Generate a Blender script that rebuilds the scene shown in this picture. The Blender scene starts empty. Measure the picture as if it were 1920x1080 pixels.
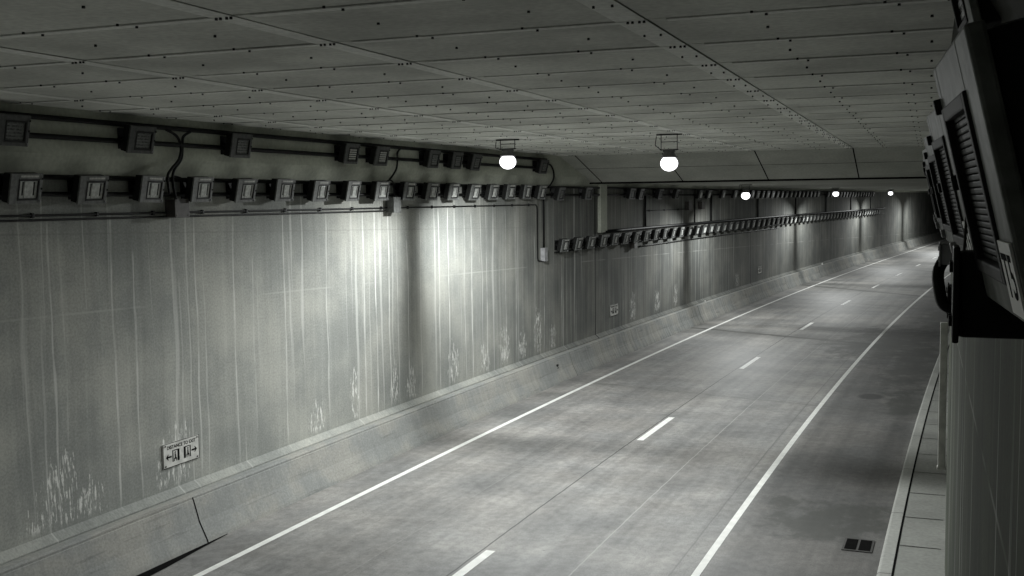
import bpy, bmesh, math, random
from mathutils import Vector, Matrix
random.seed(7)
R = math.radians
sc = bpy.context.scene

# ---------------------------------------------------------------- camera, world, exposure
H, PITCH, YAW, ROLL, FPX = 6.007, 0.08056, -0.36956, -0.01155, 2025.0
cd = bpy.data.cameras.new('camera'); cam = bpy.data.objects.new('camera', cd)
sc.collection.objects.link(cam); sc.camera = cam
cd.sensor_width = 36.0; cd.lens = 36.0 * FPX / 1920.0
cd.clip_start = 0.05; cd.clip_end = 900
fw = Vector((math.sin(YAW) * math.cos(PITCH), math.cos(YAW) * math.cos(PITCH), -math.sin(PITCH)))
rt = Vector((math.cos(YAW), -math.sin(YAW), 0)); up = rt.cross(fw)
r2 = rt * math.cos(ROLL) + up * math.sin(ROLL); u2 = up * math.cos(ROLL) - rt * math.sin(ROLL)
cam.matrix_world = Matrix(((r2.x, u2.x, -fw.x, 0), (r2.y, u2.y, -fw.y, 0), (r2.z, u2.z, -fw.z, H), (0, 0, 0, 1)))

w = bpy.data.worlds.new('World'); sc.world = w; w.use_nodes = True
w.node_tree.nodes['Background'].inputs[0].default_value = (0.35, 0.42, 0.5, 1)
w.node_tree.nodes['Background'].inputs[1].default_value = 0.004      # night outside the tunnel
sc.view_settings.view_transform = 'Standard'; sc.view_settings.look = 'None'
sc.view_settings.exposure = 0.22; sc.view_settings.gamma = 1.0
sc.cycles.max_bounces = 6; sc.cycles.diffuse_bounces = 4

LAMP_W = 2750.0        # watts of each half of a lamp
LAMP_COL = (.97, 1.0, .985)

# ---------------------------------------------------------------- tunnel alignment
K1, K3, YE = 0.00156, -0.15914e-5, 112.0
def shift(y):
    if y < 0: return 0.0
    if y > YE: return shift(YE) + heading(YE) * (y - YE)
    return K1 * y * y / 2 + K3 * y ** 3
def heading(y):
    if y < 0: return 0.0
    y = min(y, YE); return K1 * y + 3 * K3 * y * y
def P(off, y, z): return Vector((off + shift(y), y, z))
XL, XM, XR, XB, XC, XK = -11.13, -7.17, -3.61, -12.37, -12.72, -0.69
ZC, ZL, YS0, YS1 = 7.50, 6.64, 34.7, 37.9     # high ceiling, low ceiling, where it steps down
def wallR(y): return 0.32 if y < 18 else 0.07 + shift(y)
def stations(y0, y1):
    o = []; y = y0
    while y < y1 - 1e-6:
        o.append(y); y += 2.0 if y < 120 else 6.0
    o.append(y1); return o

# ---------------------------------------------------------------- tagging helpers
col = sc.collection
def tag(o, label=None, cat=None, group=None, kind=None):
    if label: o['label'] = label
    if cat: o['category'] = cat
    if group: o['group'] = group
    if kind: o['kind'] = kind
    return o
def empty(name, loc, rz=0.0):
    o = bpy.data.objects.new(name, None); col.objects.link(o)
    o.location = loc; o.rotation_euler = (0, 0, rz); o.empty_display_size = 0.2
    return o
class MB:
    def __init__(s): s.v = []; s.f = []; s.m = []; s.uv = []; s.sm = []
    def face(s, pts, m=0, uv=None, smooth=False):
        i = len(s.v); s.v += [tuple(p) for p in pts]; s.f.append(tuple(range(i, i + len(pts))))
        s.m.append(m); s.uv.append(uv); s.sm.append(smooth)
    def box(s, c, d, m=0, M=None, bevel=0.0):
        bm = bmesh.new(); bmesh.ops.create_cube(bm, size=1.0)
        for q in bm.verts: q.co = Vector((q.co.x * d[0], q.co.y * d[1], q.co.z * d[2]))
        if bevel > 0: bmesh.ops.bevel(bm, geom=bm.edges[:], offset=bevel, segments=2, affect='EDGES', profile=0.6)
        s.add_bm(bm, Matrix.Translation(c) if M is None else M @ Matrix.Translation(c), m); bm.free()
    def add_bm(s, bm, M, m=0, smooth=False):
        bm.verts.ensure_lookup_table(); i = len(s.v)
        s.v += [tuple(M @ q.co) for q in bm.verts]
        for fa in bm.faces:
            s.f.append(tuple(i + q.index for q in fa.verts)); s.m.append(m); s.uv.append(None); s.sm.append(smooth)
    def tube(s, pts, r, seg=8, m=0, cap=True):
        pts = [Vector(p) for p in pts]; rings = []; n = len(pts); i0 = len(s.v)
        ref = None
        for i, p in enumerate(pts):
            t = (pts[min(i + 1, n - 1)] - pts[max(i - 1, 0)]).normalized()
            if ref is None: ref = Vector((0, 0, 1)) if abs(t.z) < .9 else Vector((1, 0, 0))
            a = (ref - t * ref.dot(t)).normalized(); b = t.cross(a); ref = a
            for k in range(seg):
                an = 2 * math.pi * k / seg; s.v.append(tuple(p + a * r * math.cos(an) + b * r * math.sin(an)))
        for i in range(n - 1):
            for k in range(seg):
                a0 = i0 + i * seg + k; a1 = i0 + i * seg + (k + 1) % seg
                s.f.append((a0, a1, a1 + seg, a0 + seg)); s.m.append(m); s.uv.append(None); s.sm.append(True)
        if cap:
            s.f.append(tuple(i0 + k for k in range(seg))[::-1]); s.m.append(m); s.uv.append(None); s.sm.append(False)
            s.f.append(tuple(i0 + (n - 1) * seg + k for k in range(seg))); s.m.append(m); s.uv.append(None); s.sm.append(False)
    def sweep(s, prof, ys, m=0, uvf=None, fo=None):
        """prof: list of (offset, z); strips between stations; uv = (y, running profile length or z)"""
        ln = [0.0]
        for a, b in zip(prof, prof[1:]): ln.append(ln[-1] + math.hypot(b[0] - a[0], b[1] - a[1]))
        for j, (a, b) in enumerate(zip(prof, prof[1:])):
            for y0, y1 in zip(ys, ys[1:]):
                g = fo or (lambda o, y: o + shift(y))
                pts = [Vector((g(a[0], y0), y0, a[1])), Vector((g(a[0], y1), y1, a[1])), Vector((g(b[0], y1), y1, b[1])), Vector((g(b[0], y0), y0, b[1]))]
                if uvf == 'z': uv = [(y0, a[1]), (y1, a[1]), (y1, b[1]), (y0, b[1])]
                elif uvf == 'o': uv = [(y0, a[0]), (y1, a[0]), (y1, b[0]), (y0, b[0])]
                else: uv = [(y0, ln[j]), (y1, ln[j]), (y1, ln[j + 1]), (y0, ln[j + 1])]
                s.face(pts, m, uv)
    def build(s, name, mats, parent=None):
        me = bpy.data.meshes.new(name); me.from_pydata(s.v, [], s.f)
        if not isinstance(mats, (list, tuple)): mats = [mats]
        for q in mats: me.materials.append(q)
        me.polygons.foreach_set('material_index', s.m); me.polygons.foreach_set('use_smooth', s.sm)
        if any(u is not None for u in s.uv):
            ul = me.uv_layers.new(name='UVMap')
            for p in me.polygons:
                u = s.uv[p.index]
                if u:
                    for k, li in enumerate(p.loop_indices): ul.data[li].uv = u[k]
        me.validate(); me.update()
        o = bpy.data.objects.new(name, me); col.objects.link(o)
        if parent: o.parent = parent
        return o
def copy_tree(o, parent=None):
    c = o.copy(); col.objects.link(c)
    if parent: c.parent = parent
    for ch in list(o.children): copy_tree(ch, c)
    return c
ONES = 'first second third fourth fifth sixth seventh eighth ninth tenth eleventh twelfth thirteenth fourteenth fifteenth sixteenth seventeenth eighteenth nineteenth twentieth'.split()

# ---------------------------------------------------------------- node helpers
class NT:
    def __init__(s, name):
        s.mat = bpy.data.materials.new(name); s.mat.use_nodes = True; s.t = s.mat.node_tree
        s.b = s.t.nodes['Principled BSDF']
    def n(s, ty, **kw):
        q = s.t.nodes.new(ty)
        for k, v in kw.items(): setattr(q, k, v)
        return q
    def l(s, a, b): s.t.links.new(a, b)
    def val(s, sock, v):
        if hasattr(v, 'is_linked') or hasattr(v, 'links'): s.l(v, sock)
        else: sock.default_value = v
    def math(s, op, a, b=0.0, c=None, clamp=False):
        q = s.n('ShaderNodeMath', operation=op); q.use_clamp = clamp
        s.val(q.inputs[0], a); s.val(q.inputs[1], b)
        if c is not None: s.val(q.inputs[2], c)
        return q.outputs[0]
    def smooth(s, v, a, b, lo=0.0, hi=1.0):
        q = s.n('ShaderNodeMapRange', interpolation_type='SMOOTHSTEP'); s.val(q.inputs['Value'], v)
        for k, x in (('From Min', a), ('From Max', b), ('To Min', lo), ('To Max', hi)): s.val(q.inputs[k], x)
        return q.outputs[0]
    def uv(s):
        q = s.n('ShaderNodeUVMap'); q.uv_map = 'UVMap'
        x = s.n('ShaderNodeSeparateXYZ'); s.l(q.outputs[0], x.inputs[0]); return x.outputs[0], x.outputs[1]
    def noise(s, x, y, sx, sy, det=3.0, rough=0.55, z=0.0):
        c = s.n('ShaderNodeCombineXYZ'); s.val(c.inputs[0], s.math('MULTIPLY', x, sx)); s.val(c.inputs[1], s.math('MULTIPLY', y, sy)); c.inputs[2].default_value = z
        q = s.n('ShaderNodeTexNoise'); s.l(c.outputs[0], q.inputs['Vector']); q.inputs['Scale'].default_value = 1.0
        q.inputs['Detail'].default_value = det; q.inputs['Roughness'].default_value = rough
        return q.outputs['Fac']
    def mix(s, f, a, b, blend='MIX'):
        q = s.n('ShaderNodeMix', data_type='RGBA', blend_type=blend); s.val(q.inputs[0], f)
        for i, v in ((6, a), (7, b)):
            if isinstance(v, tuple): q.inputs[i].default_value = (v[0], v[1], v[2], 1)
            else: s.l(v, q.inputs[i])
        return q.outputs[2]
    def mul(s, colr, f):
        q = s.n('ShaderNodeVectorMath', operation='SCALE'); s.l(colr, q.inputs[0]); s.val(q.inputs['Scale'], f); return q.outputs[0]
    def bump(s, h, strength=0.3, dist=0.01):
        q = s.n('ShaderNodeBump'); q.inputs['Strength'].default_value = strength; q.inputs['Distance'].default_value = dist
        s.l(h, q.inputs['Height']); s.l(q.outputs[0], s.b.inputs['Normal'])
    def out(s, c, rough=0.85, spec=0.3):
        if isinstance(c, tuple): s.b.inputs['Base Color'].default_value = (c[0], c[1], c[2], 1)
        else: s.l(c, s.b.inputs['Base Color'])
        s.val(s.b.inputs['Roughness'], rough); s.b.inputs['Specular IOR Level'].default_value = spec
        return s.mat
def objnoise(t, scale, det=4.0):
    g = t.n('ShaderNodeTexCoord'); q = t.n('ShaderNodeTexNoise'); q.inputs['Scale'].default_value = scale; q.inputs['Detail'].default_value = det
    t.l(g.outputs['Object'], q.inputs['Vector']); return q.outputs['Fac']
def plain(name, c, rough=0.6, var=0.25, scale=9.0, metal=0.0, spec=0.4):
    t = NT(name); f = objnoise(t, scale)
    k = t.smooth(f, 0.3, 0.7, 1 - var, 1 + var)
    base = t.mix(0.0, c, c); t.out(t.mul(base, k), rough, spec); t.b.inputs['Metallic'].default_value = metal
    return t.mat

# ---------------------------------------------------------------- concrete of the left wall
STREAKS = [(12.87, 5.75, .9, .5), (13.1, 5.7, 2.2, .25), (14.18, 5.8, .85, .6), (14.69, 5.2, .9, .5), (15.67, 5.7, .9, .4), (15.83, 4.6, 1.1, .3),
 (16.28, 5.8, .95, .5), (16.51, 5.0, .85, .35), (17.44, 5.8, .9, .5), (18.01, 4.9, 1.3, .3), (19.08, 5.8, .9, .5), (20.69, 5.8, .9, .5), (21.5, 5.0, 2.5, .25),
 (22.28, 5.8, .8, .7), (22.82, 5.8, .8, .9), (23.09, 5.6, .9, .5), (23.47, 5.8, .9, .8), (23.88, 5.8, .9, .5), (24.41, 5.0, .9, .6), (25.09, 5.7, .9, .5),
 (26.15, 5.8, .9, .7), (26.71, 5.8, .9, .8), (27.72, 5.8, .9, .5), (28.18, 5.6, .9, .7), (29.19, 5.8, .9, .5), (30.57, 5.8, 1, .6), (31.35, 5.6, 1, .5),
 (32.86, 5.0, 1.0, .6), (33.65, 4.0, .9, .6), (35.25, 4.0, .9, .6), (35.73, 4.0, .9, .3), (42.0, 3.9, 1.0, .4), (46.5, 3.9, 1.0, .4), (48.3, 3.9, 1.0, .4)]
SPLASH = [(12.9, 2.5, .55), (13.5, 1.8, .5), (15.7, 2.4, .5), (15.25, 2.1, .3), (12.4, 1.7, .5), (20.2, 1.9, .5), (21.78, 2.4, .35), (23.66, 2.3, .35), (24.5, 2.0, .4), (26.93, 2.4, .5), (29.0, 2.1, .5), (30.4, 2.5, .6),
 (31.8, 2.1, .5), (33.1, 2.8, .5), (34.4, 2.1, .45), (43.2, 2.4, .6), (46.6, 2.3, .6), (49.5, 2.3, .5), (61.5, 2.0, .8)]
def concrete_wall(name, explicit, base=(.355, .368, .348), streaky=1.0):
    t = NT(name); u, v = t.uv()
    wav = t.noise(u, v, .9, .45, 2.0, .5, 3.1); uw = t.math('ADD', u, t.math('MULTIPLY', t.math('SUBTRACT', wav, .5), .2))
    fine = t.noise(u, v, 26, 26, 4, .65); blot = t.noise(u, v, .5, .45, 4, .6, 5.0)
    vert = t.noise(uw, v, 5.5, .12, 4, .62, 1.0); vert2 = t.noise(uw, v, 15.0, .25, 3, .6, 8.0)
    k = t.math('MULTIPLY', t.smooth(blot, .3, .72, .74, 1.16), t.smooth(fine, .25, .75, .82, 1.16))
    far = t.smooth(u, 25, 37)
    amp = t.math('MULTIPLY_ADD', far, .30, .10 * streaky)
    k = t.math('MULTIPLY', k, t.math('ADD', 1.0, t.math('MULTIPLY', t.math('MULTIPLY', t.math('SUBTRACT', vert, .5), 4.0), amp)))
    k = t.math('MULTIPLY', k, t.math('ADD', 1.0, t.math('MULTIPLY', t.math('SUBTRACT', vert2, .5), t.math('MULTIPLY_ADD', far, .6, .22 * streaky))))
    # grime that settles in a low band where tyres throw spray up
    spray = t.smooth(t.math('ADD', v, t.math('MULTIPLY', t.noise(u, v, 1.1, .6, 3, .6, 9.0), 1.2)), 1.3, 2.2, 1.06, 1.0)
    k = t.math('MULTIPLY', k, spray)
    c0 = t.mix(t.smooth(blot, .35, .65), base, (base[0] * 1.03, base[1] * 1.0, base[2] * .97))
    k = t.math('MULTIPLY', k, t.math('MULTIPLY_ADD', far, -.45 if explicit else 0.0, 1.0))          # lamp light falling off past the step, painted into the wall colour
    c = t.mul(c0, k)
    m = t.math('MULTIPLY', t.smooth(t.noise(uw, v, 7.0, .1, 2, .5, 21.0), .63, .70), .35 * streaky)       # thin pale runs
    if explicit:
        wdn = t.smooth(t.noise(u, v, 1.3, 1.6, 3, .6, 51.0), .3, .7, .013, .027)
        gapn = t.noise(u, v, 3.0, 1.0, 3, .6, 2.0)
        for (a, zt, zb, s) in STREAKS:
            d = t.math('ABSOLUTE', t.math('SUBTRACT', uw, a))
            wd = t.math('MULTIPLY', wdn, 1.0 + .8 * s)
            q = t.math('MULTIPLY', t.smooth(d, wd, t.math('MULTIPLY', wd, .3), 0, min(1, s * 1.05)), t.math('MULTIPLY', t.smooth(v, zt + .15, zt - .1), t.smooth(v, zb - .1, zb + .5)))
            m = t.math('MAXIMUM', m, t.math('MULTIPLY', q, t.smooth(gapn, .30, .58, .22, .9)))
        drip = t.noise(uw, v, 19.0, 2.6, 3, .6, 14.0); drip2 = t.noise(uw, v, 42.0, 7.0, 2, .6, 17.0)
        sp = None
        for (a, zt, wd) in SPLASH:
            du = t.math('DIVIDE', t.math('SUBTRACT', u, a), wd); dz = t.math('DIVIDE', t.math('SUBTRACT', v, zt * .62), zt * .44)
            e = t.smooth(t.math('ADD', t.math('MULTIPLY', du, du), t.math('MULTIPLY', dz, dz)), 1.3, .1)
            sp = e if sp is None else t.math('MAXIMUM', sp, e)
        thr = t.math('SUBTRACT', .80, t.math('MULTIPLY', sp, .29))
        dm = t.math('MULTIPLY', t.smooth(t.math('SUBTRACT', t.math('MULTIPLY_ADD', drip, .75, t.math('MULTIPLY', drip2, .25)), thr), 0.0, .05), t.smooth(sp, .02, .3))
        crust = t.noise(u, v, 16, 12, 3, .7, 71.0)
        dm = t.math('MULTIPLY', dm, t.math('MULTIPLY', t.smooth(v, .97, 1.12), t.smooth(crust, .36, .52, .25, 1)))
        m = t.math('MAXIMUM', m, t.math('MULTIPLY', dm, .95))
    c = t.mix(m, c, (.76, .76, .73))
    # pour lines of the formwork and panel joints
    zl = t.math('ADD', v, t.math('MULTIPLY', u, .022))
    hl = t.smooth(t.math('ABSOLUTE', t.math('SUBTRACT', zl, 4.6)), .025, .008, 0, .35)
    c = t.mix(t.math('MULTIPLY', hl, t.smooth(t.noise(u, v, .6, .1, 2, .5), .4, .6)), c, (.55, .55, .52))
    hl2 = t.smooth(t.math('ABSOLUTE', t.math('SUBTRACT', zl, 5.86)), .02, .006, 0, .25); c = t.mix(hl2, c, (.2, .2, .19))
    for a in ((38.68, 64.7, 90.7, 116.7) if explicit else (20.0, 46.0)):
        c = t.mix(t.smooth(t.math('ABSOLUTE', t.math('SUBTRACT', u, a)), .05, .03), c, (.03, .03, .03))
    t.bump(t.math('ADD', t.math('MULTIPLY', fine, .4), t.math('MULTIPLY', m, .6)), .25, .01)
    return t.out(c, .9, .2)
def concrete(name, base=(.34, .35, .33), var=.15, rough=.88, uvn=True):
    t = NT(name)
    a = objnoise(t, .7, 5); b = objnoise(t, 14, 4)
    k = t.math('MULTIPLY', t.smooth(a, .3, .7, 1 - var, 1 + var), t.smooth(b, .25, .75, .9, 1.1))
    t.bump(b, .25, .01)
    return t.out(t.mul(t.mix(0.0, base, base), k), rough, .25)
def road_mat():
    t = NT('worn_concrete_road'); u, v = t.uv()          # u = along, v = across
    big = t.noise(v, u, .42, .30, 4, .6, 2.0); cross = t.noise(v, u, .20, .55, 3, .6, 7.0)
    lon = t.noise(v, u, 2.4, .05, 4, .6, 4.0); fine = t.noise(v, u, 40, 40, 3, .65); mid = t.noise(v, u, 6, 5, 5, .7, 12.0); pat = t.noise(v, u, .9, .8, 5, .65, 40.0)
    k = t.math('MULTIPLY', t.smooth(big, .3, .7, .80, 1.16), t.smooth(cross, .3, .7, .84, 1.12))
    k = t.math('MULTIPLY', k, t.smooth(lon, .3, .7, .82, 1.15))
    k = t.math('MULTIPLY', k, t.smooth(fine, .2, .8, .74, 1.26)); k = t.math('MULTIPLY', k, t.math('MULTIPLY', t.smooth(mid, .3, .7, .82, 1.16), t.smooth(pat, .35, .65, .90, 1.08)))
    pits = t.noise(v, u, 11, 11, 2, .5, 61.0); k = t.math('MULTIPLY', k, t.smooth(pits, .70, .76, 1.0, .6))
    for cx in (-9.15, -5.4):                             # oil line between the wheel paths
        d = t.math('ABSOLUTE', t.math('SUBTRACT', v, cx)); k = t.math('MULTIPLY', k, t.smooth(d, .15, 1.0, .86, 1.0))
    shl = t.smooth(v, XR - .3, XR + .5, 1.0, .52); k = t.math('MULTIPLY', k, shl)            # unswept dirty shoulder, with the weak lamp light there also painted in
    c = t.mul(t.mix(t.smooth(big, .35, .65), (.275, .275, .27), (.29, .28, .265)), k)
    wob = t.math('MULTIPLY', t.math('SUBTRACT', t.noise(u, v, 1.5, 1.5, 3, .6, 30.0), .5), .05)
    for (cx, wd, dk, s) in ((XM - .16, .02, (.05, .05, .05), .9), (-12.1, .03, (.05, .05, .05), .8), (-5.5, .014, (.5, .5, .48), .5), (-4.0, .02, (.12, .12, .12), .5), (-8.9, .012, (.45, .45, .43), .25)):
        d = t.math('ABSOLUTE', t.math('ADD', t.math('SUBTRACT', v, cx), wob)); c = t.mix(t.smooth(d, wd, wd * .5, 0, s), c, dk)
    wb2 = t.math('MULTIPLY', t.math('SUBTRACT', t.noise(u, v, .7, .9, 4, .65, 33.0), .5), .8)
    band_noise = t.noise(u, v, .8, .5, 4, .65, 44.0)
    for (a, sk, wd, op) in ((33.9, .25, .10, .35), (49.6, .45, .36, .95), (53.5, .4, .2, .3), (66.5, .6, .3, .4), (76.0, .85, .6, .9), (79.0, .85, .35, .4), (98.3, .95, .8, .9), (101.5, .95, .5, .4), (14.5, .05, .03, .3)):   # transverse joints, with the dark bands between lamp beams painted along them
        d = t.math('ABSOLUTE', t.math('ADD', t.math('SUBTRACT', t.math('ADD', u, t.math('MULTIPLY', t.math('ADD', v, 11.5), sk)), a), wb2))
        c = t.mix(t.math('MULTIPLY', t.smooth(d, wd, wd * .25, 0, op), t.smooth(band_noise, .3, .55, .55, 1)), c, (.07, .07, .065))
        c = t.mix(t.smooth(d, wd * 7, wd, 0, op * .35), c, (.12, .12, .11))
    for (cu, cv, ru, rv) in ((47.0, -3.2, 6.5, 2.6), (40.0, -1.6, 7.0, 1.2), (20.6, -1.9, 1.5, 1.6), (58.0, -1.6, 8, 1.4), (33, -1.2, 2.5, .9)):                           # missing lamp light painted dark on lane edge and shoulder, plus dirty patches
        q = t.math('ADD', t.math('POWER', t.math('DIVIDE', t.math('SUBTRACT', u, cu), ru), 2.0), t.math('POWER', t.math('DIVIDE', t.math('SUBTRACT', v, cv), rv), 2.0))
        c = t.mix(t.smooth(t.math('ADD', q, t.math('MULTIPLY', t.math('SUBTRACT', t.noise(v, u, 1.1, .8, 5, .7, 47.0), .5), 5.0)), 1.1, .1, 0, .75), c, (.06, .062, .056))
    dp = t.smooth(t.math('ADD', t.math('POWER', t.math('DIVIDE', t.math('SUBTRACT', v, -2.4), .45), 2.0), t.math('POWER', t.math('DIVIDE', t.math('SUBTRACT', u, 33.9), .6), 2.0)), 1.0, .3, 0, .8)
    c = t.mix(dp, c, (.03, .03, .03))
    t.bump(fine, .3, .006)
    return t.out(c, .62, .27)

M = {}
M['wall'] = concrete_wall('streaked_wall_concrete', True)
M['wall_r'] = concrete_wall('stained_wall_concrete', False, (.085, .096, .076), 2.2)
def barrier_mat():
    t = NT('scuffed_barrier_concrete'); u, v = t.uv()
    blot = t.noise(u, v, .6, .9, 4, .6); fine = t.noise(u, v, 22, 22, 4, .65, 3.0); drip = t.noise(u, v, 7.0, .35, 4, .65, 6.0); scuff = t.noise(u, v, .45, 9.0, 4, .6, 9.0)
    k = t.math('MULTIPLY', t.smooth(blot, .3, .7, .82, 1.12), t.smooth(fine, .25, .75, .84, 1.14))
    far = t.smooth(u, 30, 46)
    k = t.math('MULTIPLY', k, t.math('ADD', 1.0, t.math('MULTIPLY', t.math('SUBTRACT', drip, .5), t.math('MULTIPLY_ADD', far, .9, .45))))
    k = t.math('MULTIPLY', k, t.math('MULTIPLY_ADD', t.smooth(scuff, .58, .68), -.22, 1.0))
    k = t.math('MULTIPLY', k, t.math('MULTIPLY_ADD', t.smooth(t.noise(u, v, 3.5, 5.0, 3, .6, 19.0), .70, .76), -.35, 1.0))
    c = t.mul(t.mix(t.smooth(blot, .4, .6), (.33, .34, .33), (.34, .335, .31)), k)
    t.bump(fine, .3, .01); return t.out(c, .88, .2)
M['barrier'] = barrier_mat()
M['upper'] = concrete('upper_wall_concrete', (.47, .49, .42), .14)
M['upper_r'] = concrete('shaded_upper_wall', (.035, .037, .03), .2)  # unlit shade above the right floodlights put into a near-black base colour
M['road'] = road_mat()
M['walk'] = concrete('sidewalk_concrete', (.33, .335, .315), .15)
M['kerb'] = concrete('kerb_concrete', (.46, .465, .44), .12)
M['panel'] = concrete('ceiling_panel_board', (.62, .63, .585), .2)
M['strip'] = concrete('ceiling_joint_strip', (.80, .81, .77), .12)
M['gap'] = plain('dark_gap', (.006, .006, .006), .95, .2, 9, 0, .03)
M['soffit'] = concrete('low_ceiling_concrete', (.42, .43, .39), .12)
M['bolt'] = plain('dark_bolt', (.012, .012, .012), .6)
M['paint'] = plain('worn_white_paint', (.88, .88, .85), .6, .08, 5.0)
M['black'] = plain('black_conduit', (.006, .0065, .0065), .6, .3, 9, 0, .2)
M['housing'] = plain('dark_housing_paint', (.012, .0125, .012), .6, .3, 12, 0, .2)
M['frame'] = plain('grey_frame_paint', (.15, .155, .15), .5, .25, 14)
M['framedark'] = plain('dim_frame_paint', (.075, .078, .075), .5, .25, 14)
M['frameedge'] = plain('matte_olive_frame', (.17, .18, .165), .6, .3, 14, 0, .12)
M['gasket'] = plain('black_gasket', (.008, .008, .008), .7)
M['lens'] = plain('pale_reflector_lens', (.55, .56, .54), .28, .2, 20)
M['lensdark'] = plain('dim_lens_glass', (.12, .125, .12), .25, .5, 30)
M['lensrib'] = plain('ribbed_glass', (.040, .043, .040), .6, .3, 20, 0, .06)
M['lamp_body'] = plain('grey_lamp_body', (.12, .12, .12), .5, .2, 10)
M['plate'] = plain('pale_label_plate', (.50, .50, .47), .6, .2, 30)
M['box'] = plain('dark_box_paint', (.045, .04, .036), .6, .3, 10)
M['boxpale'] = plain('pale_box_paint', (.30, .30, .31), .5, .2, 10)
M['pipe'] = plain('pale_pipe', (.78, .78, .74), .6, .15, 6)
M['sign'] = plain('white_sign_face', (.62, .62, .59), .55, .15, 7)
M['ink'] = plain('black_ink', (.010, .010, .010), .95, .2, 9, 0, .02)
M['iron'] = plain('cast_iron', (.05, .048, .045), .6, .3, 20)
M['bright'] = plain('bright_metal', (.75, .75, .76), .18, .1, 10, 1.0)
t = NT('lit_lamp_diffuser'); t.out((.9, .9, .9), .3)
t.b.inputs['Emission Color'].default_value = (.97, .97, 1.0, 1); t.b.inputs['Emission Strength'].default_value = 3.0
M['lit'] = t.mat

# ---------------------------------------------------------------- the setting: road, markings, sidewalk, ceiling
Y0, Y1 = -24.0, 232.0
ys = stations(Y0, Y1)
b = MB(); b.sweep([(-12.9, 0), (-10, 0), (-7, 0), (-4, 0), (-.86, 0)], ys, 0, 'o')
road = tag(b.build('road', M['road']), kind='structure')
g = MB(); g.face([(-60, -60, -.3), (80, -60, -.3), (80, 300, -.3), (-60, 300, -.3)])
tag(g.build('ground', M['walk']), kind='structure')
def stripe(off, wd, y0, y1, name):
    m = MB(); m.sweep([(off - wd / 2, .004), (off + wd / 2, .004)], stations(y0, y1)); return m.build(name, M['paint'], road)
stripe(XL, .14, Y0, Y1, 'edge_line'); stripe(XR, .13, Y0, Y1, 'edge_line')
for n in range(-3, 12):
    ye = 16.81 + 12.19 * n; stripe(XM, .17, ye - 3.05, ye, 'lane_dash')
b = MB(); b.sweep([(XK + .03, .145), (.12, .15)], [y for y in ys if y >= 17.99] if 0 else ys, 0, 'o', fo=lambda o, y: (o + shift(y)) if o < 0 else wallR(y) + .03)
tag(b.build('sidewalk', M['walk']), kind='structure')
# sidewalk slab joints cut as narrow dark inlays
b = MB()
for y in [15.4 + 1.75 * i for i in range(30)]:
    b.sweep([(XK + .04, .1535), (.0, .1535)], [y, y + .025])
for a in ([(XK - .002, .1495), (XK + .035, .1495)],): b.sweep(a, stations(8, 110))
b.build('slab_joint', M['gap'], bpy.data.objects['sidewalk'])
b = MB(); b.sweep([(-.93, 0), (-.905, .12), (-.885, .14), (-.86, .148), (XK, .148), (XK, 0)], ys)
for y in [17.4 + 3.5 * i for i in range(20)]:
    b.sweep([(-.932, .0), (-.907, .121), (-.886, .142), (-.86, .150), (XK, .150)], [y, y + .015], 1)
tag(b.build('kerb', [M['kerb'], M['gap']]), kind='structure')

# ceiling: panels with raised joint strips and bolts, then the sloping step and the low ceiling
BX = [-2.24 - 2.965 * i for i in range(-1, 5)][::-1]     # longitudinal joints
SY = [8.93 + 1.6 * i for i in range(-17, 17)]
SY = [y for y in SY if y < YS0]
b = MB(); b.box(((-7), (Y0 + YS0) / 2, ZC + .3), (18, YS0 - Y0, .5)); ceil = b.build('ceiling', M['gap']); tag(ceil, kind='structure')
b = MB(); e = .019
xs = [-13.4] + BX + [1.6]
yy = [Y0] + SY + [YS0]
for x0, x1 in zip(xs, xs[1:]):
    for y0, y1 in zip(yy, yy[1:]):
        if x1 - x0 < .1 or y1 - y0 < .1: continue
        b.box(((x0 + x1) / 2, (y0 + y1) / 2, ZC + .022 + random.uniform(-.003, .003)), (x1 - x0 - 2 * e, y1 - y0 - 2 * e, .044))
b.build('panel', M['panel'], ceil)
b = MB()
for i, x in enumerate(BX):
    wd = .26 if abs(x + 2.24) < .1 else .20
    b.box((x - wd / 2 + .0, (Y0 + YS0) / 2, ZC - .003), (wd, YS0 - Y0 - .02, .006))
for y in SY:
    for x0, x1 in zip(xs, xs[1:]):
        if x1 - x0 < .4: continue
        b.box(((x0 + x1) / 2, y + .065, ZC - .005), (x1 - x0 - .34, .10, .010))
b.build('joint_strip', M['strip'], ceil)
b = MB()
def bolt(x, y, z, r=.022):
    bm = bmesh.new(); bmesh.ops.create_cone(bm, cap_ends=True, segments=8, radius1=r, radius2=r * .8, depth=.03)
    b.add_bm(bm, Matrix.Translation((x, y, z))); bm.free()
for x0, x1 in zip(xs, xs[1:]):
    for y in SY:
        if y < 3: continue
        for fx in (.33, .67):
            bolt(x0 + (x1 - x0) * fx, y + .065, ZC - .012, .013); bolt(x0 + (x1 - x0) * fx - .10, y - .05, ZC - .004, .013)
        for fx in (.3, .75): bolt(x0 + (x1 - x0) * fx, y + .8, ZC - .004, .014)
for x in BX:
    for y in SY:
        if y < 3: continue
        for dx in (-.16, -.12, -.06, -.02): bolt(x + dx, y + .03, ZC - .010, .013)
        if abs(x + 2.24) < .1:
            for fy in (.8,): bolt(x - .21, y + fy, ZC - .010, .012); bolt(x - .06, y + fy, ZC - .010, .012)
b.build('bolt', M['bolt'], ceil)
b = MB(); xa, xb = -13.6, 40.0
b.face([(xa, YS0, ZC + .001), (xb, YS0, ZC + .001), (xb, YS1, ZL), (xa, YS1, ZL)]); b.face([(xa, YS1, ZL), (xb, YS1, ZL), (xb, Y1, ZL), (xa, Y1, ZL)])
b.face([(xa, Y0, ZC + .6), (xb, Y0, ZC + .6), (xb, Y1, ZC + .6), (xa, Y1, ZC + .6)])
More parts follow.
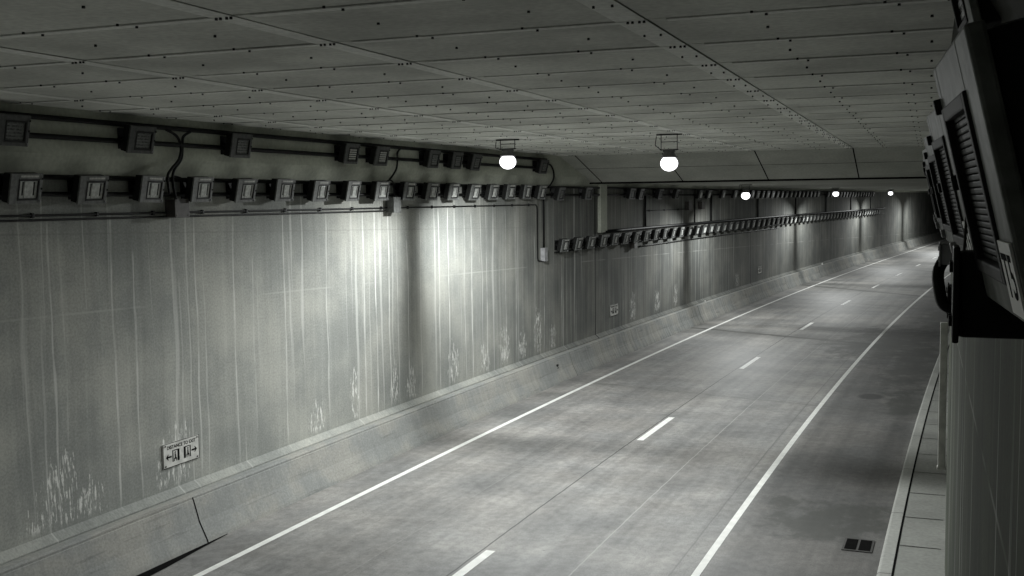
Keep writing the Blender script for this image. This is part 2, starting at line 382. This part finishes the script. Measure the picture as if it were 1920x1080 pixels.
b.face([(1.7, Y0, ZC + .05), (xb, Y0, ZC + .05), (xb, YS0, ZC + .05), (1.7, YS0, ZC + .05)])
b.build('low_ceiling', M['soffit'], ceil)
b = MB(); sl = (ZL - ZC) / (YS1 - YS0)
for i in range(6):                                        # board joints run on down the slope
    x = BX[i]; b.face([(x - .02, YS0 + .02, ZC - .008), (x + .02, YS0 + .02, ZC - .008), (x + .02, YS1, ZL - .004), (x - .02, YS1, ZL - .004)])
ym = (YS0 + YS1) / 2 - .1; zm = ZC + sl * (ym - YS0) - .005
b.face([(xa, ym, zm), (1.5, ym, zm), (1.5, ym + .03, zm + sl * .03), (xa, ym + .03, zm + sl * .03)])
for y in (44, 50, 56, 62, 68): b.face([(xa, y, ZL - .004), (8, y, ZL - .004), (8, y + .03, ZL - .004), (xa, y + .03, ZL - .004)])
b.box((-6, YS1 + .1, ZL - .03), (15.2, .16, .06))
b.build('joint_line', M['gap'], ceil)

# ---------------------------------------------------------------- walls and barrier
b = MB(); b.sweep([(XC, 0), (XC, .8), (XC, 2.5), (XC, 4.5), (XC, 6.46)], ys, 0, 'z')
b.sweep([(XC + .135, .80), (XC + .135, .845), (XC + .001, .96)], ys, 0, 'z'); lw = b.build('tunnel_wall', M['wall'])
tag(lw, 'long grey concrete tunnel wall with pale vertical streaks and white splash stains', 'wall')
b = MB(); b.sweep([(XC, 6.46), (XC + .14, 6.74), (XC + .16, 6.80), (XC + .16, ZC + .3)], ys)
b.build('upper_fascia', M['upper'], lw)
b = MB()
b.sweep([(XC + .001, 4.78), (XC + .13, 4.78), (XC + .13, ZL - .01)], [39.0, 39.7])
for y in (39.0, 39.7): b.face([P(XC, y, 4.78), P(XC + .13, y, 4.78), P(XC + .13, y, ZL - .01), P(XC, y, ZL - .01)])
b.build('pilaster', M['upper'], lw)

b = MB(); b.sweep([(XC - .02, .81), (XC + .17, .81)], ys); b.sweep([(XC + .17, .83), (XB - .03, .83), (XB, .80), (XB, .765), (XB + .012, .755), (XB + .13, .36), (-12.09, .06), (-12.07, -.0), (-12.07, -.02)], ys)
b.sweep([(XC + .17, .83), (XC + .17, .81)], ys)
br = b.build('concrete_barrier', M['barrier'])
tag(br, 'low grey concrete barrier along the foot of the streaked wall', 'barrier')
for y, wd in ((15.55, .03), (35.0, .02), (52.0, .03), (61.8, .02), (72.5, .03), (84.0, .05), (98.0, .03)):
    b = MB(); b.sweep([(XB + .002, .80), (XB + .003, .765), (XB + .015, .755), (XB + .133, .36), (-12.086, .06), (-12.066, 0)], [y, y + wd])
    b.build('barrier_joint', M['gap'], br)
# shadow at the foot of the first barrier unit, drawn as a dark strip
b = MB(); y = 11.0
pts = [(11.0, .30), (13.0, .27), (14.2, .20), (15.2, .10), (16.1, .02)]
for (a, wa), (c, wc) in zip(pts, pts[1:]):
    b.face([P(-12.068, a, .006), P(-12.068 + wa, a, .006), P(-12.068 + wc, c, .006), P(-12.068, c, .006)])
b.build('base_shadow', M['gap'], road)

ysr = [y for y in ys]
b = MB(); b.sweep([(0, 0), (0, 2.5), (0, 5), (0, 6.5)], ysr, 0, 'z', fo=lambda o, y: wallR(y))
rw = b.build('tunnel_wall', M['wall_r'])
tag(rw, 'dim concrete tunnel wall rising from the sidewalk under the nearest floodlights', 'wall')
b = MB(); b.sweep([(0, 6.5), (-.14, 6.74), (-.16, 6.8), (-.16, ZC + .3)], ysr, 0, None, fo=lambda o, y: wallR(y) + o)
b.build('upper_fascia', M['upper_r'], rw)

# ---------------------------------------------------------------- lit lamps
def make_lamp():
    root = empty('tunnel_lamp', (0, 0, 0))
    h = MB(); bm = bmesh.new(); bmesh.ops.create_cone(bm, cap_ends=True, segments=20, radius1=.165, radius2=.12, depth=.12)
    h.add_bm(bm, Matrix.Translation((0, 0, .16))); bm.free(); h.box((0, 0, .235), (.26, .16, .05), 0, None, .01)
    h.build('housing', M['lamp_body'], root)
    bm = bmesh.new(); bmesh.ops.create_uvsphere(bm, u_segments=28, v_segments=16, radius=1.0)
    q = MB(); q.add_bm(bm, Matrix.Translation((0, 0, -.05)) @ Matrix.Diagonal((.20, .20, .175, 1)), 0, True); bm.free()
    q.build('diffuser', M['lit'], root)
    h = MB(); bm = bmesh.new(); bmesh.ops.create_cone(bm, cap_ends=True, segments=24, radius1=.19, radius2=.19, depth=.03)
    h.add_bm(bm, Matrix.Translation((0, 0, .10))); bm.free(); h.build('rim', M['lamp_body'], root)
    return root
lamp0 = make_lamp()
def light_nodes(ld, fore, shield):
    """the luminaire's own photometry: beams fore and aft along the road, a gap straight across, a cut-off above the horizontal"""
    ld.use_nodes = True; t = ld.node_tree; em = t.nodes['Emission']
    t_ = NT.__new__(NT); t_.t = t
    g = t_.n('ShaderNodeTexCoord'); x = t_.n('ShaderNodeSeparateXYZ'); t_.l(g.outputs['Normal'], x.inputs[0])
    dx, dy, dz = x.outputs; ay = t_.math('ABSOLUTE', dy); dn = t_.math('MULTIPLY', dz, -1.0)
    side = t_.math('SUBTRACT', 1.0, ay, clamp=True)
    V = t_.smooth(t_.math('SUBTRACT', dn, t_.math('MULTIPLY', side, .40)), -.12, .42)
    m = t_.math('MULTIPLY_ADD', t_.smooth(dn, .82, 1.0), .40, .05)
    S = t_.math('MULTIPLY_ADD', t_.math('MULTIPLY', t_.smooth(ay, .02, .22), t_.smooth(ay, 0, .90, .20, 1.0)), t_.math('SUBTRACT', 1.0, m), m)
    f = t_.math('MULTIPLY', V, S)
    if fore != 1.0: f = t_.math('MULTIPLY', f, t_.smooth(dy, -.1, .25, 1.0, fore))
    if shield: f = t_.math('MULTIPLY', f, t_.smooth(t_.math('SUBTRACT', dn, t_.smooth(dx, .0, .3, 0, .32)), -.02, .12))
    t_.l(f, em.inputs['Strength'])
def place_lamp(x, y, z, zc, label, fore=1.0, power=1.0, shield=False):
    o = copy_tree(lamp0)
    o.location = (x, y, z); o.rotation_euler = (0, 0, -heading(y))
    tag(o, label, 'lamp', 'lit lamps hung below the ceiling')
    hh = zc - z
    br = MB()
    for s in (-1, 1):
        br.box((s * .19, 0, (.25 + hh) / 2), (.014, .014, hh - .25))
    br.box((0, 0, .265), (.42, .05, .02)); br.box((0, 0, hh - .02), (.6, .05, .03)); br.box((.0, 0, .26 + (hh - .26) * .5), (.38, .015, .015))
    br.tube([(-.3, 0, hh - .05), (-.33, 0, hh * .6), (-.18, 0, .25)], .01)
    br.build('hanger', M['black'], o)
    ld = bpy.data.lights.new('lamp_light', 'POINT'); ld.energy = LAMP_W * power; ld.color = LAMP_COL; ld.shadow_soft_size = .07
    light_nodes(ld, fore, shield)
    lo = bpy.data.objects.new('lamp_light', ld); col.objects.link(lo); lo.parent = o; lo.location = (0, 0, -.33)
    return o
place_lamp(-9.60, 24.6, 7.00, ZC, 'glaring white lamp under the high ceiling, close to the streaked wall', 1.3, .86)
place_lamp(-5.62, 24.6, 6.87, ZC, 'glaring white lamp hung over the middle of the road from the high ceiling', .45)
place_lamp(-8.05, 51.1, 6.17, ZL, 'small bright lamp below the low ceiling, nearest of the three far ones', 1.0, .75)
place_lamp(-6.07, 77.3, 6.27, ZL, 'small bright lamp below the low ceiling, middle of the three far ones', 1.0, .75)
place_lamp(-3.40, 104.3, 6.34, ZL, 'small bright lamp below the low ceiling, farthest one that shows', 1.0, .75)
place_lamp(-9.85, -2.0, 7.00, ZC, 'lamp behind the viewpoint that lights the near wall', 1.0, .45, True)
place_lamp(XC + 3.7 + shift(131), 131.0, 6.34, ZL, 'lamp far round the bend, hidden by the right hand floodlights')

for c in list(lamp0.children): bpy.data.objects.remove(c)
bpy.data.objects.remove(lamp0)

# ---------------------------------------------------------------- floodlights
TILT = R(13)
def make_flood(kind, flip=1, label_text=None, light_parts=True):
    """origin on the wall, +x out of the wall, y along it; flip = side on which the wide frame border sits"""
    root = empty('floodlight', (0, 0, 0))
    T = Matrix.Translation((.23, 0, 0)) @ Matrix.Rotation(TILT, 4, 'Y')
    W2, H2, D = .29, .225, .14
    wy0, wy1, wz0, wz1 = -.125, .215, -.15, .12           # window
    def Y(a): return a * flip
    m = MB(); m.box((0, 0, 0), (D, 2 * W2 - .02, 2 * H2 - .02), 0, T, .018)
    for k in range(5): m.box((-D / 2 - .02, -.18 + .09 * k, 0), (.05, .012, .32), 0, T)
    m.build('housing', M['housing'], root)
    m = MB(); fr = M['frame'] if kind == 'pale' else M['frameedge'] if flip < 0 else M['framedark']
    x = D / 2 + .012
    def fbox(y0, y1, z0, z1, x=x, d=.03, mat=0, bev=.006): m.box((x, Y((y0 + y1) / 2), (z0 + z1) / 2), (d, abs(y1 - y0), abs(z1 - z0)), mat, T, bev)
    fbox(-W2, wy0 - .018, -H2, H2); fbox(wy1 + .018, W2, -H2, H2); fbox(wy0 - .018, wy1 + .018, wz1 + .018, H2); fbox(wy0 - .018, wy1 + .018, -H2, wz0 - .018)
    m.build('front_frame', fr, root)
    m = MB(); g = .022
    fbox(wy0 - g, wy0 + .004, wz0 - g, wz1 + g, x + .004, .034, 0, .004); fbox(wy1 - .004, wy1 + g, wz0 - g, wz1 + g, x + .004, .034, 0, .004)
    fbox(wy0 + .004, wy1 - .004, wz1 - .004, wz1 + g, x + .004, .034, 0, .004); fbox(wy0 + .004, wy1 - .004, wz0 - g, wz0 + .004, x + .004, .034, 0, .004)
    m.build('gasket', M['gasket'], root)
    m = MB()
    lx = D / 2 + .006
    if kind == 'pale':
        fbox(wy0, wy1, wz0, wz1, lx, .01, 0, 0)
        fbox(wy0 + .06, wy0 + .085, wz0 + .05, wz1 - .02, lx + .006, .006, 1, 0); fbox(wy1 - .075, wy1 - .05, wz0 + .05, wz1 - .02, lx + .006, .006, 1, 0)
        fbox(wy0 + .10, wy1 - .09, wz0 + .012, wz1 - .012, lx + .008, .008, 0, .003)
        m.build('lens', [M['lens'], M['gasket']], root)
    elif kind == 'ribbed':
        n = 22
        for k in range(n):
            z0 = wz0 + (wz1 - wz0) * k / n
            fbox(wy0 + .005, wy1 - .005, z0 + .001, z0 + (wz1 - wz0) / n * .96, lx + .006, .012, 0, .003)
        fbox(wy0, wy1, wz0, wz1, lx - .004, .006, 1, 0)
        m.build('lens', [M['lensrib'], M['lensdark']], root)
    else:
        fbox(wy0, wy1, wz0, wz1, lx, .01, 0, 0)
        for k in range(5): fbox(wy0 + .02, wy1 - .02, wz0 + .03 + k * .048, wz0 + .052 + k * .048, lx + .005, .006, 1, 0)
        m.build('lens', [M['lensdark'], M['frame']], root)
    if kind == 'pale':
        m = MB(); fbox(wy0 + .01, wy1 - .01, wz1 + .05, wz1 + .078, x + .016, .004, 0, 0); m.build('label_plate', M['plate'], root)
    for z in (.0, .15):
        m = MB(); m.box((x + .018, Y(W2 - .012), z), (.02, .018, .03), 0, T, .004); m.build('hinge', M['housing'], root)
    m = MB(); m.box((x + .02, Y(W2 - .02), -.19), (.022, .03, .035), 0, T, .005); m.build('latch', M['boxpale'], root)
    m = MB()
    for s in (-1, 1): m.box((.085, s * .16, .0), (.17, .03, .05), 0, None, .004)
    m.box((.012, 0, 0), (.02, .44, .34), 0, None, .004)
    m.build('mounting_bracket', M['black'], root)
    return root, T, x
def simple_flood(kind):
    root, T, x = make_flood(kind)
    m = MB(); mats = [M['housing'], M['framedark'] , M['lens'] if kind == 'pale' else M['lensdark'], M['gasket']]
    m.box((0, 0, 0), (.14, .56, .43), 0, T, .015); m.box((.08, 0, 0), (.025, .58, .45), 1, T, .005)
    m.box((.094, .045, -.015), (.012, .40, .32), 3, T); m.box((.099, .045, -.015), (.012, .34, .27), 2, T)
    m.box((.06, 0, 0), (.12, .40, .05), 0)
    for c in list(root.children): bpy.data.objects.remove(c)
    bpy.data.objects.remove(root)
    o = m.build('floodlight', mats); return o
def on_left(o, y, z, off=XC): o.location = P(off, y, z); o.rotation_euler = (0, 0, -heading(y))
def put(proto, used, y, z, label, group, off=XC):
    o = copy_tree(proto) if used[0] else proto
    used[0] = True; on_left(o, y, z, off); o.rotation_euler = (R(random.uniform(-1.2, 1.2)), R(random.uniform(-2.5, 2.5)), -heading(y) + R(random.uniform(-3, 3))); tag(o, label, 'floodlight', group); return o
pale, _, _ = make_flood('pale'); up_ = [False]
LOW = [12.19, 13.53, 14.86, 16.17, 17.48, 18.77, 20.08, 21.38, 22.69, 24.02, 25.27, 26.5, 27.83, 29.09, 30.32, 31.59, 32.82]
for i, y in enumerate(LOW):
    put(pale, up_, y, 6.28, 'pale windowed floodlight, %s from the left in the lower near row' % ONES[i], 'lower row of floodlights on the near wall')
dim, _, _ = make_flood('dim'); ud = [False]
UPR = [11.85, 14.49, 17.15, 21.09, 22.42, 25.05, 26.39, 27.58, 32.59]
for i, y in enumerate(UPR):
    o = put(dim, ud, y, 7.10, 'unlit dark floodlight, %s from the left in the upper row just below the ceiling' % ONES[i], 'upper row of floodlights on the near wall', XC + .16)
    if i in (3, 4):                                        # reflected light on these two panes, painted as pale slats
        for c in o.children:
            if c.name.startswith('lens'): c.material_slots[1].link = 'OBJECT'; c.material_slots[1].material = M['plate']
FAR1 = [34.5, 37.2, 42.27, 43.46, 46.16, 48.7]
for i, y in enumerate(FAR1):
    put(dim, ud, y, 6.24, 'small dark floodlight under the low ceiling, %s from the left past the ceiling step' % ONES[i], 'top row of floodlights under the low ceiling')
sp_ = simple_flood('pale'); us = [False]
y = 52.72; FAR = [52.72, 54.32, 57.19, 59.8] + [62.5 + 1.35 * i for i in range(36)]
for y in FAR:
    if 85.2 < y < 87: continue
    o = put(sp_, us, y, 6.22, 'tiny dark floodlight far along the top row under the low ceiling', 'far floodlights of the top row')
N2 = 60
for i in range(N2):
    y = 34.85 + 1.33 * i
    if i < 12: put(pale, up_, y, 4.49, 'dark floodlight, %s from the pale corner box in the row partway up the wall' % ONES[i], 'floodlights of the row partway up the wall')
    else: put(sp_, us, y, 4.49, 'small dark floodlight far along the row partway up the wall', 'far floodlights of the row partway up the wall')

# right hand wall: floodlights seen edge on, close to the viewpoint
def text_mesh(s, size, ext=.001, bold=0.0):
    cu = bpy.data.curves.new('text', 'FONT'); cu.body = s; cu.size = size; cu.extrude = ext; cu.offset = bold; cu.align_x = 'CENTER'; cu.align_y = 'CENTER'; cu.resolution_u = 3
    o = bpy.data.objects.new('text', cu); col.objects.link(o)
    me = bpy.data.meshes.new_from_object(o.evaluated_get(bpy.context.evaluated_depsgraph_get())); bpy.data.objects.remove(o); bpy.data.curves.remove(cu); return me
rib, RT, RX = make_flood('ribbed', -1)
lp = MB(); lp.box((RX + .018, .22, -.155), (.004, .125, .115), 0, RT); plate = lp.build('label_plate', M['paint'], rib)
me = text_mesh('T5', .098, .0002, .001); me.materials.append(M['ink'])
tx = bpy.data.objects.new('lettering', me); col.objects.link(tx); tx.parent = plate
# text plane faces +x of the fixture, reading direction towards +y when seen from outside
tx.matrix_local = RT @ Matrix.Translation((RX + .0204, .22, -.155)) @ Matrix(((0, 0, 1, 0), (1, 0, 0, 0), (0, 1, 0, 0), (0, 0, 0, 1)))
RY = [2.02 + 1.35 * i for i in range(7)]
RXs = [.083, .066, .05, .035, .03, .03, .04]
rlab = ['floodlight nearest the viewpoint at the right edge, with a big T5 label plate', 'second floodlight behind the one nearest the viewpoint, its label plate half hidden', 'third floodlight along the right wall, seen edge on',
        'fourth floodlight along the right wall, a thin slanting strip', 'fifth floodlight along the right wall, a thin slanting strip', 'sixth floodlight along the right wall, mostly hidden', 'seventh floodlight along the right wall, mostly hidden']
for i, (y, xf) in enumerate(zip(RY, RXs)):
    o = rib if i == 0 else copy_tree(rib)
    o.location = (xf + .31, y, 6.055); o.rotation_euler = (0, 0, math.pi + R(4.0)); tag(o, rlab[i], 'floodlight', 'floodlights along the right wall')
dimr, _, _ = make_flood('dim', -1)
dimr.location = (.40, 4.7, 6.86); dimr.rotation_euler = (0, 0, math.pi + R(3))
tag(dimr, 'dark floodlight cut off by the top edge, above the T5 floodlight', 'floodlight')

# ---------------------------------------------------------------- conduits and boxes
def run(name, off, z, r, y0, y1, label, cat='conduit', clips=0.0, group=None):
    m = MB(); m.tube([P(off, y, z) for y in stations(y0, y1)], r, 8)
    if clips:
        y = y0 + .6
        while y < y1:
            m.box(tuple(P(off - .005, y, z)), (.05, .05, .075), 0, None, .006); y += clips
    o = m.build(name, M['black']); return tag(o, label, cat, group)
run('conduit', XC + .22, 7.33, .042, 8, 33.4, 'upper of two black conduits carrying the upper floodlight row')
run('conduit', XC + .22, 7.05, .042, 8, 33.2, 'lower of two black conduits carrying the upper floodlight row')
run('conduit', XC + .06, 6.45, .038, 8, 112, 'upper black conduit behind the lower floodlight row')
run('conduit', XC + .06, 6.19, .038, 8, 112, 'lower black conduit behind the lower floodlight row')
run('conduit', XC + .03, 5.87, .017, 8, 32.95, 'thin black conduit with clips above the streaked wall face', clips=1.32)
run('conduit', XC + .03, 5.80, .017, 8, 23.3, 'thin black conduit just below its clipped twin, ending at a box')
run('conduit', XC + .08, 4.80, .065, 39.5, 118, 'thick black conduit along the top of the row partway up the wall')
run('conduit', XC + .05, 4.25, .022, 34.5, 118, 'thin black conduit behind the row partway up the wall')
run('conduit', XC + .05, 4.05, .022, 43.5, 72, 'thin black conduit below the row partway up the wall', clips=4.0)
run('conduit', XC + .03, 5.52, .017, 44.8, 52.2, 'short thin black conduit high on the wall between two vertical pipes', clips=2.2)
m = MB(); m.tube([P(XC + .03, 32.9, 5.87), P(XC + .03, 33.02, 5.82), P(XC + .03, 33.05, 5.7), P(XC + .03, 33.05, 4.15), P(XC + .03, 33.1, 4.05), P(XC + .03, 33.4, 4.02)], .02, 8)
tag(m.build('conduit', M['black']), 'black conduit dropping down the wall to the pale corner box', 'conduit')
m = MB(); m.tube([P(XC + .05, 34.0, 6.19), P(XC + .05, 33.6, 6.17), P(XC + .05, 33.55, 6.0), P(XC + .05, 33.55, 4.46)], .03, 8)
tag(m.build('conduit', M['black']), 'thicker black conduit dropping from the floodlight row to the pale corner box', 'conduit')
for i, y in enumerate((44.76, 52.59, 55.69, 66.29, 77.35, 88.42, 99.47, 109.7)):
    m = MB(); m.tube([P(XC + .05, y, 6.2), P(XC + .05, y, 4.8)], .045 if i != 1 else .03, 8)
    tag(m.build('conduit', M['black']), 'vertical black pipe between the two far floodlight rows, %s from the left' % ONES[i], 'conduit', 'vertical pipes between the far rows')
def jbox(y, z0, z1, wy, d, mat, label, off=XC, right=False):
    root = empty('junction_box', P(off, y, (z0 + z1) / 2), -heading(y) + (math.pi if right else 0))
    m = MB(); m.box((d / 2 + .002, 0, 0), (d, wy, z1 - z0), 0, None, .01); m.build('body', mat, root)
    m = MB(); m.box((d + .006, 0, 0), (.012, wy + .02, z1 - z0 + .02), 0, None, .004)
    for sy in (-1, 1):
        for sz in (-1, 1): m.box((d + .014, sy * (wy / 2 - .03), sz * ((z1 - z0) / 2 - .03)), (.008, .02, .02), 0)
    m.build('lid', mat, root); return tag(root, label, 'junction box')
jbox(15.72, 5.79, 6.10, .36, .22, M['box'], 'dark junction box under the third floodlight of the lower near row')
jbox(23.55, 5.76, 6.12, .34, .22, M['frame'], 'pale junction box under the tenth floodlight of the lower near row')
jbox(33.5, 4.02, 4.45, .26, .14, M['boxpale'], 'pale box at the bottom of the pipes where the mid wall row starts')
jbox(51.3, 5.47, 5.88, .6, .2, M['box'], 'dark junction box high on the wall, left of a vertical pipe')
jbox(53.6, 5.5, 5.85, .55, .2, M['box'], 'dark junction box high on the wall, right of a vertical pipe')
jbox(43.0, 4.02, 4.3, .4, .2, M['box'], 'dark junction box hanging below the row partway up the wall')
def cable(pts, r, label):
    P_ = [Vector(p) for p in pts]; o = []
    P_ = [P_[0]] + P_ + [P_[-1]]
    for i in range(1, len(P_) - 2):
        for k in range(6):
            s = k / 6; a, b_, c, d = P_[i - 1:i + 3]
            o.append(.5 * ((2 * b_) + (c - a) * s + (2 * a - 5 * b_ + 4 * c - d) * s * s + (3 * b_ - a - 3 * c + d) * s ** 3))
    o.append(P_[-2]); m = MB(); m.tube(o, r, 7); return tag(m.build('cable', M['black']), label, 'cable')
def Pw(l, d=.2): return [P(XC + d, y, z) for y, z in l]
cable(Pw([(15.35, 7.30), (15.62, 7.2), (15.72, 7.02), (15.66, 6.80), (15.45, 6.62), (15.35, 6.48), (15.38, 6.2)], .24), .025, 'black cable curling from the upper conduit towards the dark box, left one')
cable(Pw([(16.0, 7.30), (15.80, 7.2), (15.77, 7.02), (15.72, 6.80), (15.52, 6.6), (15.48, 6.4), (15.55, 6.1)], .24), .025, 'black cable curling from the upper conduit towards the dark box, right one')
cable(Pw([(15.5, 6.42), (15.62, 6.5), (15.8, 6.48), (15.9, 6.44)], .14), .018, 'short black cable looping above the dark box')
cable(Pw([(23.75, 7.32), (23.58, 7.2), (23.56, 7.0), (23.50, 6.8), (23.25, 6.6), (23.05, 6.5)], .24), .025, 'black cable curving from the upper conduit to the tenth lower floodlight')
cable(Pw([(23.1, 6.44), (23.3, 6.53), (23.5, 6.48), (23.58, 6.1)], .14), .02, 'short black cable arching over the pale junction box')
cable(Pw([(33.1, 7.2), (33.7, 7.18), (34.0, 7.0), (34.05, 6.75), (33.8, 6.55), (33.6, 6.45)], .22), .03, 'black conduit bend dropping from the upper row beside the ceiling step')

# right wall gear
jr = jbox(2.25, 5.735, 5.90, .10, .27, M['housing'], 'black box below the nearest floodlight at the right edge', off=0, right=True); jr.location = (.325, 2.28, 5.817)
def runr(x, z, r, y0, y1, label):
    m = MB(); m.tube([(x, y0, z), (x, y1, z)], r, 8); return tag(m.build('conduit', M['black']), label, 'conduit')
runr(.26, 6.17, .025, 2.6, 17.5, 'upper black conduit behind the floodlights along the right wall')
runr(.26, 5.93, .025, 2.6, 17.5, 'lower black conduit behind the floodlights along the right wall')
m = MB(); m.box((.215, 16.55, 3.15), (.10, .10, 2.1), 0, None, .012)
m.box((.215, 16.55, 2.09), (.12, .12, .05), 0, None, .01)
tag(m.build('conduit', M['pipe']), 'pale vertical conduit ending in mid air above the sidewalk', 'conduit')
j = jbox(8.0, 5.2, 5.4, .3, .19, M['box'], 'dark box partly hidden behind the black box, above the pale conduit', off=0, right=True); j.location = (.32, 8.0, 5.29)
j = jbox(7.2, 5.59, 5.72, .3, .25, M['boxpale'], 'pale box under the far floodlights of the right wall', off=0, right=True); j.location = (.32, 7.6, 5.63)
cable([(.12, 7.8, 5.62), (.06, 7.75, 5.52), (.065, 7.7, 5.4), (.10, 7.72, 5.28), (.2, 7.75, 5.25)], .04, 'thick black cable hanging in a loop below the right wall floodlights')
m = MB(); m.tube([(.07, 2.4, 5.98), (.06, 2.4, 5.75)], .003, 6); tag(m.build('cable', M['box']), 'thin cable along the left edge of the black box', 'cable')

# ---------------------------------------------------------------- exit distance signs
def make_sign():
    root = empty('exit_sign', (0, 0, 0)); W, Hh = .98, .44
    m = MB(); m.box((.014, 0, 0), (.012, W, Hh), 0, None, .004); m.build('panel', M['sign'], root)
    m = MB(); x = .0215
    for sy in (-1, 1): m.box((x, sy * (W / 2 - .006), 0), (.004, .008, Hh), 0)
    for sz in (-1, 1): m.box((x, 0, sz * (Hh / 2 - .006)), (.004, W - .02, .008), 0)
    m.build('border', M['ink'], root)
    def text(s, size, y, z, name):
        me = text_mesh(s, size, .0008, .0015); me.materials.append(M['ink'])
        o = bpy.data.objects.new(name, me); col.objects.link(o); o.parent = root
        o.matrix_local = Matrix.Translation((.0215, y, z)) @ Matrix(((0, 0, 1, 0), (1, 0, 0, 0), (0, 1, 0, 0), (0, 0, 0, 1)))
    text('DISTANCE TO EXIT', .088, 0, .135, 'lettering')
    for s in (-1, 1):                                       # arrow pointing away from the door, door leaf, figure
        m = MB(); ya = s * .335
        m.box((x, ya - s * .01, -.03), (.003, .11, .03)); 
        m.face([(x + .001, ya + s * .085, -.03), (x + .001, ya + s * .02, .03), (x + .001, ya + s * .02, .005), (x + .001, ya + s * .045, -.03), (x + .001, ya + s * .02, -.065), (x + .001, ya + s * .02, -.09)])
        m.build('arrow', M['ink'], root)
        m = MB(); yd = s * .16
        m.box((x, yd + s * .075, -.03), (.003, .022, .21)); m.box((x, yd - s * .075, -.03), (.003, .05, .21)); m.box((x, yd, .068), (.003, .10, .016))
        m.box((x, yd + s * .01, -.045), (.0025, .028, .10)); m.box((x, yd + s * .012, .028), (.0025, .028, .028)); m.box((x, yd + s * .035, -.10), (.0025, .016, .06)); m.box((x, yd - s * .02, -.10), (.0025, .016, .06))
        m.build('door_pictogram', M['ink'], root)
    m = MB()
    for sy in (-1, 1):
        for sz in (-1, 1): m.box((x + .004, sy * .43, sz * .18), (.008, .028, .028), 0, None, .004)
    m.build('screw', M['iron'], root)
    return root
s0 = make_sign()
for i, (y, z) in enumerate(((15.72, 1.57), (40.82, 1.69), (67.05, 1.62))):
    o = s0 if i == 0 else copy_tree(s0)
    on_left(o, y, z); tag(o, ['white exit distance sign low on the near wall with two door symbols and arrows', 'small pale exit distance sign beside the dark wall joint', 'tiny pale exit distance sign on the dim far stretch of wall'][i], 'sign', 'exit distance signs')

# ---------------------------------------------------------------- storm drain, barrier markers
root = empty('storm_drain', P(-1.33, 19.15, .004), -heading(19))
m = MB(); m.box((0, 0, .004), (.50, .70, .012), 0, None, .003); m.build('frame', M['iron'], root)
m = MB()
for s in (-1, 1): m.box((s * .115, 0, .0125), (.19, .58, .006), 0)
m.build('opening', M['gap'], root)
tag(root, 'dark storm drain with two openings in the gutter beside the kerb', 'storm drain')
for (y, z, off, mat, lb, s) in ((33.7, .45, XB + .06, 'black', 'small black bracket on the barrier face', 1.0), (53.6, .84, XB - .05, 'sign', 'small white marker on the barrier top beyond the second exit sign', .8), (85.9, .84, XB - .05, 'sign', 'tiny white marker far along the barrier top', 1.1)):
    m = MB(); m.box((0, 0, .06 * s), (.06 * s, .16 * s, .12 * s), 0, None, .012); m.box((0, 0, .005), (.10 * s, .10 * s, .03), 0, None, .005)
    o = m.build('barrier_marker', M[mat]); o.location = P(off, y, z); o.rotation_euler = (0, 0, -heading(y)); tag(o, lb, 'marker')
